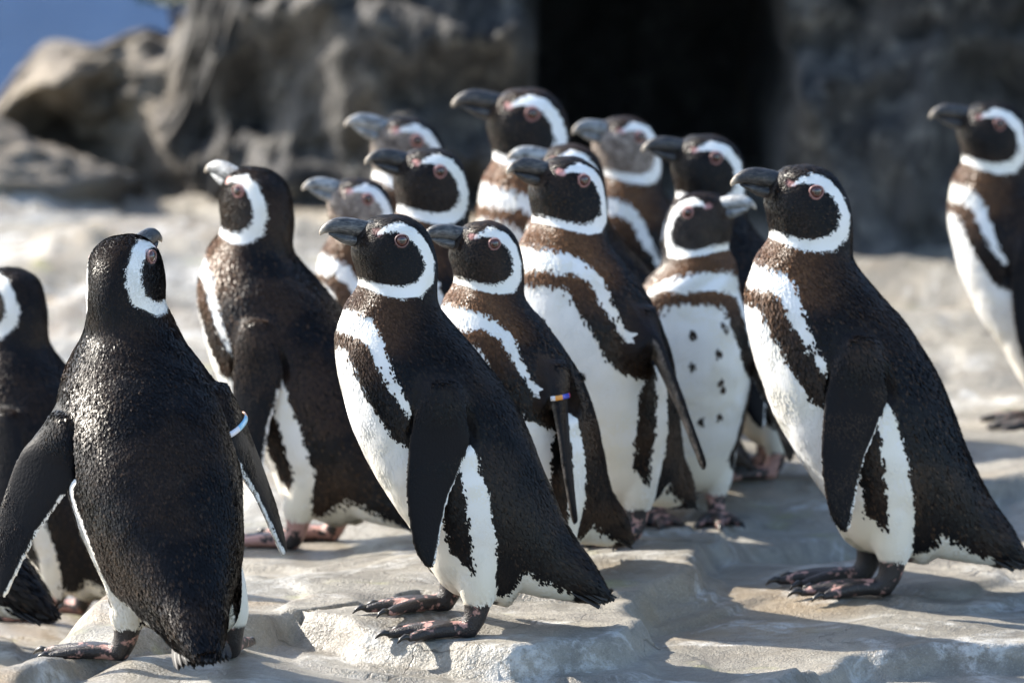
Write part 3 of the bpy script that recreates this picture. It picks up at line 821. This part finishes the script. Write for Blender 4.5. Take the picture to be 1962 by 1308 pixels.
penguin('black penguin in profile standing apart, all-dark feet and short split flank stripe', None, 8, crown=(1540, 315), d=8.32, foot_py=1132, seed=7, brown=0.55, pinkleg=-0.2, pink=0.8, feathers=MID,
        fl=(5, -5, 0), turn=6, foot_lr=(0.012, 0, 0, 0))
penguin('penguin cut off by the frame, its back turned, pink feet below the ledge', None, -28, crown=(20, 511), d=8.9, foot_py=1186, seed=8, brown=0.3, pinkleg=0.30, feathers=MID, fl=(14, 2, 0), turn=-16)
penguin('penguin outside the frame, only its ragged black tail showing', P(-205, 1222, 8.35), -6, 1.08, seed=9, lo=True, feet=False, feathers=FAR)
penguin('penguin with glossy dark bill and large white face ring, head just above the profile penguin', None, 18, crown=(822, 282), d=8.98, hs=1.04, seed=10, brown=0.4, pink=1.0, lo=True, feet=False, feathers=FAR, nod=2)
penguin('pale grey-cheeked penguin with red eye, head low beside the brownish penguin', None, 15, crown=(690, 340), d=9.32, hs=1.14, seed=11, brown=0.6, paleface=1.0, palebeak=0.8, pink=1.0, lo=True, feet=False, feathers=FAR, nod=4)
penguin('penguin with raised mottled grey bill, head behind the glossy-billed one', None, 15, crown=(785, 224), d=9.74, hs=1.2, seed=12, brown=0.3, paleface=0.6, palebeak=0.7, pink=1.0, lo=True, feet=False, feathers=FAR, nod=8)
penguin('tallest penguin at the back, orange-brown neck, head beside the cave mouth', None, 38, crown=(1005, 167), d=9.52, hs=1.14, seed=13, brown=1.0, lo=True, feet=False, feathers=FAR, turn=-30)
penguin('penguin with white brow and greyish brown cheek against the dark cave', None, 35, crown=(1195, 222), d=9.85, hs=1.08, seed=14, brown=0.8, paleface=0.9, palebeak=0.6, lo=True, feet=False, feathers=FAR, turn=-5)
penguin('grey-billed penguin mostly hidden behind the tall white-bellied one', None, 6, crown=(1088, 276), d=9.22, seed=15, brown=0.8, paleface=0.5, palebeak=0.9, lo=True, feet=False, feathers=FAR)
penguin('dark penguin with long black bill in shade behind the many-spotted penguin', None, 8, crown=(1352, 256), d=9.36, hs=1.12, turn=6, seed=16, brown=0.2, lo=True, feet=False, feathers=FAR)
penguin('lone penguin cut by the frame in front of the shaded rock wall', None, 4, crown=(1897, 194), d=9.9, hs=1.12, seed=17, brown=0.6, pinkleg=-0.2, lo=True, feet=False, feathers=FAR, turn=8)

# ------------------------------------------------------------------ rock floor
def plane_xy(px, py, z=0.0):
    p = P(px, py, 1.0); c = np.array([0, CAM_Y, CAM_H]); d = p - c
    t = (z - CAM_H) / d[2]; q = c + d * t
    return q[0], q[1]

LEDGE = [plane_xy(*q) for q in ((-300, 1500), (40, 1290), (300, 1225), (480, 1200), (560, 1180), (700, 1200), (860, 1208), (980, 1222), (1170, 1205), (1225, 1140), (1320, 1075), (1345, 1020), (1600, 940), (2300, 840))]
LEDGE2 = [plane_xy(*q) for q in ((900, 1330), (1180, 1285), (1480, 1262), (1600, 1225), (1680, 1190), (1962, 1165), (2500, 1120))]
DROP = [plane_xy(*q) for q in ((-500, 1390), (0, 1285), (150, 1200), (260, 1110), (420, 985), (470, 900), (380, 800), (100, 700))]
def sd2(X, Y, pts):
    d, _ = polydist(X, Y, [(a, b) for a, b in pts])
    return d
fp = np.array(FEET)
def drop(X, Y):
    j = fbm(X * 5, Y * 5, oct=3, seed=3) * 0.035
    return -0.15 * sstep(-0.02, 0.14, sd2(X, Y, DROP) + j) * sstep(11.0, 9.6, Y)
def steps(X, Y):
    j = fbm(X * 4.2, Y * 4.2, oct=4, seed=3) * 0.06
    s1 = sd2(X, Y, LEDGE) + j            # + = behind the ledge line
    s2 = sd2(X, Y, LEDGE2) + j
    h = drop(X, Y) - 0.040 * sstep(0.010, -0.022, s1) - 0.040 * sstep(0.010, -0.024, s2)
    s4 = fbm(X * 1.9 + 4, Y * 1.9, oct=3, seed=15)          # low worn terraces
    return h + 0.010 * sstep(-0.02, 0.03, s4) + 0.010 * sstep(0.22, 0.26, s4)
def broad(X, Y):
    w = 0.03 * np.ones_like(X); a = w * -0.01
    t = fp[:, 2] - steps(fp[:, 0], fp[:, 1])
    for (x, y, _), z in zip(fp, t):
        k = np.exp(-((X - x) ** 2 + (Y - y) ** 2) / (2 * 0.15 ** 2)); w = w + k; a = a + k * z
    return a / w
def ground0(X, Y):
    h = broad(X, Y) + steps(X, Y)
    h = h + 0.010 * fbm(X * 2.4, Y * 2.4, oct=4, seed=11) + 0.0045 * fbm(X * 11, Y * 11, oct=4, seed=12)
    far = sstep(9.8, 11.5, Y)
    h = h - 1.6 * sstep(13.9, 14.8, Y)
    return h + far * (0.07 * fbm(X * 1.6, Y * 1.6, oct=5, seed=21, ridged=True))
f0 = ground0(fp[:, 0], fp[:, 1]); SIG = 0.05
K = np.exp(-((fp[:, None, 0] - fp[None, :, 0]) ** 2 + (fp[:, None, 1] - fp[None, :, 1]) ** 2) / (2 * SIG ** 2)) + np.eye(len(fp)) * 0.06
COEF = np.linalg.solve(K, fp[:, 2] + 0.002 - f0)
def ground_h(X, Y):
    h = ground0(X, Y)
    for (x, y, z), c in zip(fp, COEF):
        r2 = (X - x) ** 2 + (Y - y) ** 2
        h = h + np.where(r2 < 0.09, c * np.exp(-r2 / (2 * SIG ** 2)), 0)
    return h
def axis(segs):
    out = []
    for a, b, st in segs: out += list(np.arange(a, b, st))
    return np.array(out + [segs[-1][1]])
gx = axis([(-60, -8, 4), (-8, -2.4, 0.2), (-2.4, -0.95, 0.03), (-0.95, 0.95, 0.0095), (0.95, 2.4, 0.03), (2.4, 8, 0.2), (8, 60, 4)])
gy = axis([(-8, 5, 0.6), (5, 6.9, 0.06), (6.9, 8.9, 0.009), (8.9, 10.5, 0.02), (10.5, 15.2, 0.05)])
GX, GY = np.meshgrid(gx, gy)
GZ = ground_h(GX, GY)
nx, ny = len(gx), len(gy)
gv = np.stack([GX.ravel(), GY.ravel(), GZ.ravel()], 1)
ii, jj = np.meshgrid(np.arange(ny - 1), np.arange(nx - 1), indexing='ij'); a = (ii * nx + jj).ravel()
gf = np.stack([a, a + 1, a + nx + 1, a + nx], 1)
ground = mesh_obj('rock_floor', gv, gf, M_GROUND); tag(ground, kind='structure')

# ------------------------------------------------------------------ rock wall with the cave
wx = axis([(-14, -2.2, 0.25), (-2.2, 2.4, 0.022), (2.4, 14, 0.25)])
wt = np.linspace(0, 1, 150)
WX, WT = np.meshgrid(wx, wt)
CREST = [P(px, py, 13.9) for px, py in ((-60, 240), (0, 190), (50, 110), (100, 62), (150, 68), (200, 72), (250, 38), (300, 28), (335, 40), (365, 5))]
def wall_height(x):
    return np.interp(x, [-14, CREST[0][0] - 0.3] + [c[0] for c in CREST] + [CREST[-1][0] + 0.12, 0.1, 1, 14], [-0.05, CREST[0][2] - 0.08] + [c[2] for c in CREST] + [0.75, 2.2, 2.6, 2.6])
HH = wall_height(WX) * (1 + 0.06 * fbm(WX * 3, WX * 0 + 2, oct=3, seed=31) * sstep(-0.9, -0.4, WX))
# profile: front face up to t = 0.8, then over the top and down the back
tz = np.clip(WT / 0.80, 0, 1); over = np.clip((WT - 0.80) / 0.20, 0, 1)
WZ = -0.25 + (HH + 0.25) * np.sin(tz * math.pi / 2) ** 0.9 * (1 - 0.0 * over)
base_y = np.interp(WX, [-14, -1.6, -0.1, 0.8, 14], [14.4, 13.9, 12.9, 12.5, 12.7])
WY = base_y + (0.42 + 0.5 * sstep(-0.5, -1.0, WX)) * tz ** 2 * np.clip(HH, 0.3, 1.4) + over * 1.6
WZ = WZ - over ** 2 * (HH + 0.6)
big = fbm(WX * 1.5, WZ * 1.7, oct=2, seed=41); lum = fbm(WX * 4.2, WZ * 4.6, WY * 2, oct=5, seed=42, ridged=True); fin = fbm(WX * 14, WZ * 14, WY * 6, oct=3, seed=44)
amp = sstep(1.0, 0.9, over)
crag = fbm(WX * 2.3 + WZ * 1.5, WZ * 3.0 - WX, WY * 1.5, oct=4, seed=49, ridged=True)
WY = WY - (0.26 * big + 0.24 * lum + 0.22 * crag + 0.10 * fin)
WX2 = WX + 0.05 * fbm(WX * 5, WZ * 5, oct=3, seed=55)
WZ = WZ + (0.06 * lum + 0.05 * fin) * (0.35 + 0.65 * sstep(-0.9, -0.5, WX)) * (1 - over) * sstep(0.0, 0.15, WZ)
# cave: an arched tunnel pushed deep into the wall
c0 = P(1245, 330, 12.6); e = ((WX - c0[0] + 0.06 * (WZ - 0.3)) / (0.232 - 0.07 * np.clip(WZ - 0.25, -0.3, 0.6))) ** 2 + (np.maximum(WZ - 0.45, 0) / 0.62) ** 2
e = e + 0.5 * fbm(WX * 3.3, WZ * 3.3, oct=5, seed=47)
inside = sstep(1.12, 0.88, e) * (over <= 0)
WY = WY + 3.2 * inside
nxw, nyw = len(wx), len(wt)
ii, jj = np.meshgrid(np.arange(nyw - 1), np.arange(nxw - 1), indexing='ij'); a = (ii * nxw + jj).ravel()
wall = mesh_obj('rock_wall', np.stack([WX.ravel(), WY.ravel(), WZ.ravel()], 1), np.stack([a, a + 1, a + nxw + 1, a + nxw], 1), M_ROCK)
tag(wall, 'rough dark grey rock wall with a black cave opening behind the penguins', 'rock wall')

# loose boulders and ledges in front of the wall on the left
def boulder(name, at, size, seed, label):
    bm = bmesh.new(); bmesh.ops.create_icosphere(bm, subdivisions=5, radius=1.0)
    co = np.array([v.co[:] for v in bm.verts]); 
    n = 0.30 * fbm(co[:, 0] * 1.3 + seed, co[:, 1] * 1.3, co[:, 2] * 1.3, oct=5, seed=seed, ridged=True) + 0.12 * fbm(co[:, 0] * 5, co[:, 1] * 5, co[:, 2] * 5 + seed, oct=3, seed=seed)
    co = co * (1 + n)[:, None] * np.array(size)
    for v, c in zip(bm.verts, co): v.co = c
    for f in bm.faces: f.smooth = True
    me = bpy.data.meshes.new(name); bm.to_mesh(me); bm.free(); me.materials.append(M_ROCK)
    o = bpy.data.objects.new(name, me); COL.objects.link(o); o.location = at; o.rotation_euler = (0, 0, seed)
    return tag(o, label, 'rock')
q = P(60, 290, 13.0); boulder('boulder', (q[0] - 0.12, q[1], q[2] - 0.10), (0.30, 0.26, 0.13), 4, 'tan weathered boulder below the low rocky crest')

# ------------------------------------------------------------------ sea beyond the rocks
sv = [(-2500, 16, -4.0), (2500, 16, -4.0), (2500, 4200, -4.0), (-2500, 4200, -4.0)]
sea = mesh_obj('sea_water', sv, [(0, 1, 2, 3)], M_WATER, smooth=False); tag(sea, kind='structure')

# ------------------------------------------------------------------ shrub on the crest
def shrub(at, r, label):
    rng = random.Random(5); root = bpy.data.objects.new('shrub', None); COL.objects.link(root); root.location = at
    tag(root, label, 'shrub')
    V = []; F = []
    for i in range(900):
        d = Vector((rng.gauss(0, 1), rng.gauss(0, 1), rng.gauss(0, 1))).normalized() * r * rng.uniform(0.35, 1.0) * (0.8 + 0.3 * math.sin(i * 0.7))
        d.z = abs(d.z) * 0.9 + 0.04
        a = Vector((rng.gauss(0, 1), rng.gauss(0, 1), rng.gauss(0, 1))).normalized(); b = a.orthogonal().normalized(); l = rng.uniform(0.014, 0.03); o = len(V)
        V += [d, d + a * l * 0.5 + b * l * 0.3, d + a * l, d + a * l * 0.5 - b * l * 0.3]; F.append((o, o + 1, o + 2, o + 3))
    mesh_obj('foliage', V, F, M_LEAF, root, False)
    V = []; F = []; off = 0
    for i in range(7):
        e = Vector((rng.uniform(-1, 1) * r * 0.7, rng.uniform(-1, 1) * r * 0.7, r * 0.7))
        v, f = tube([(0, 0, -0.12), tuple(e * 0.5 + Vector((0, 0, 0.02))), tuple(e)], [0.008, 0.005, 0.002], 6)
        V += list(v); F += [tuple(k + off for k in q) for q in f]; off += len(v)
    mesh_obj('stem', V, F, M_STEM, root)
q = P(352, 34, 14.7); shrub(tuple(q), 0.12, 'dark green shrub on top of the rocky crest')
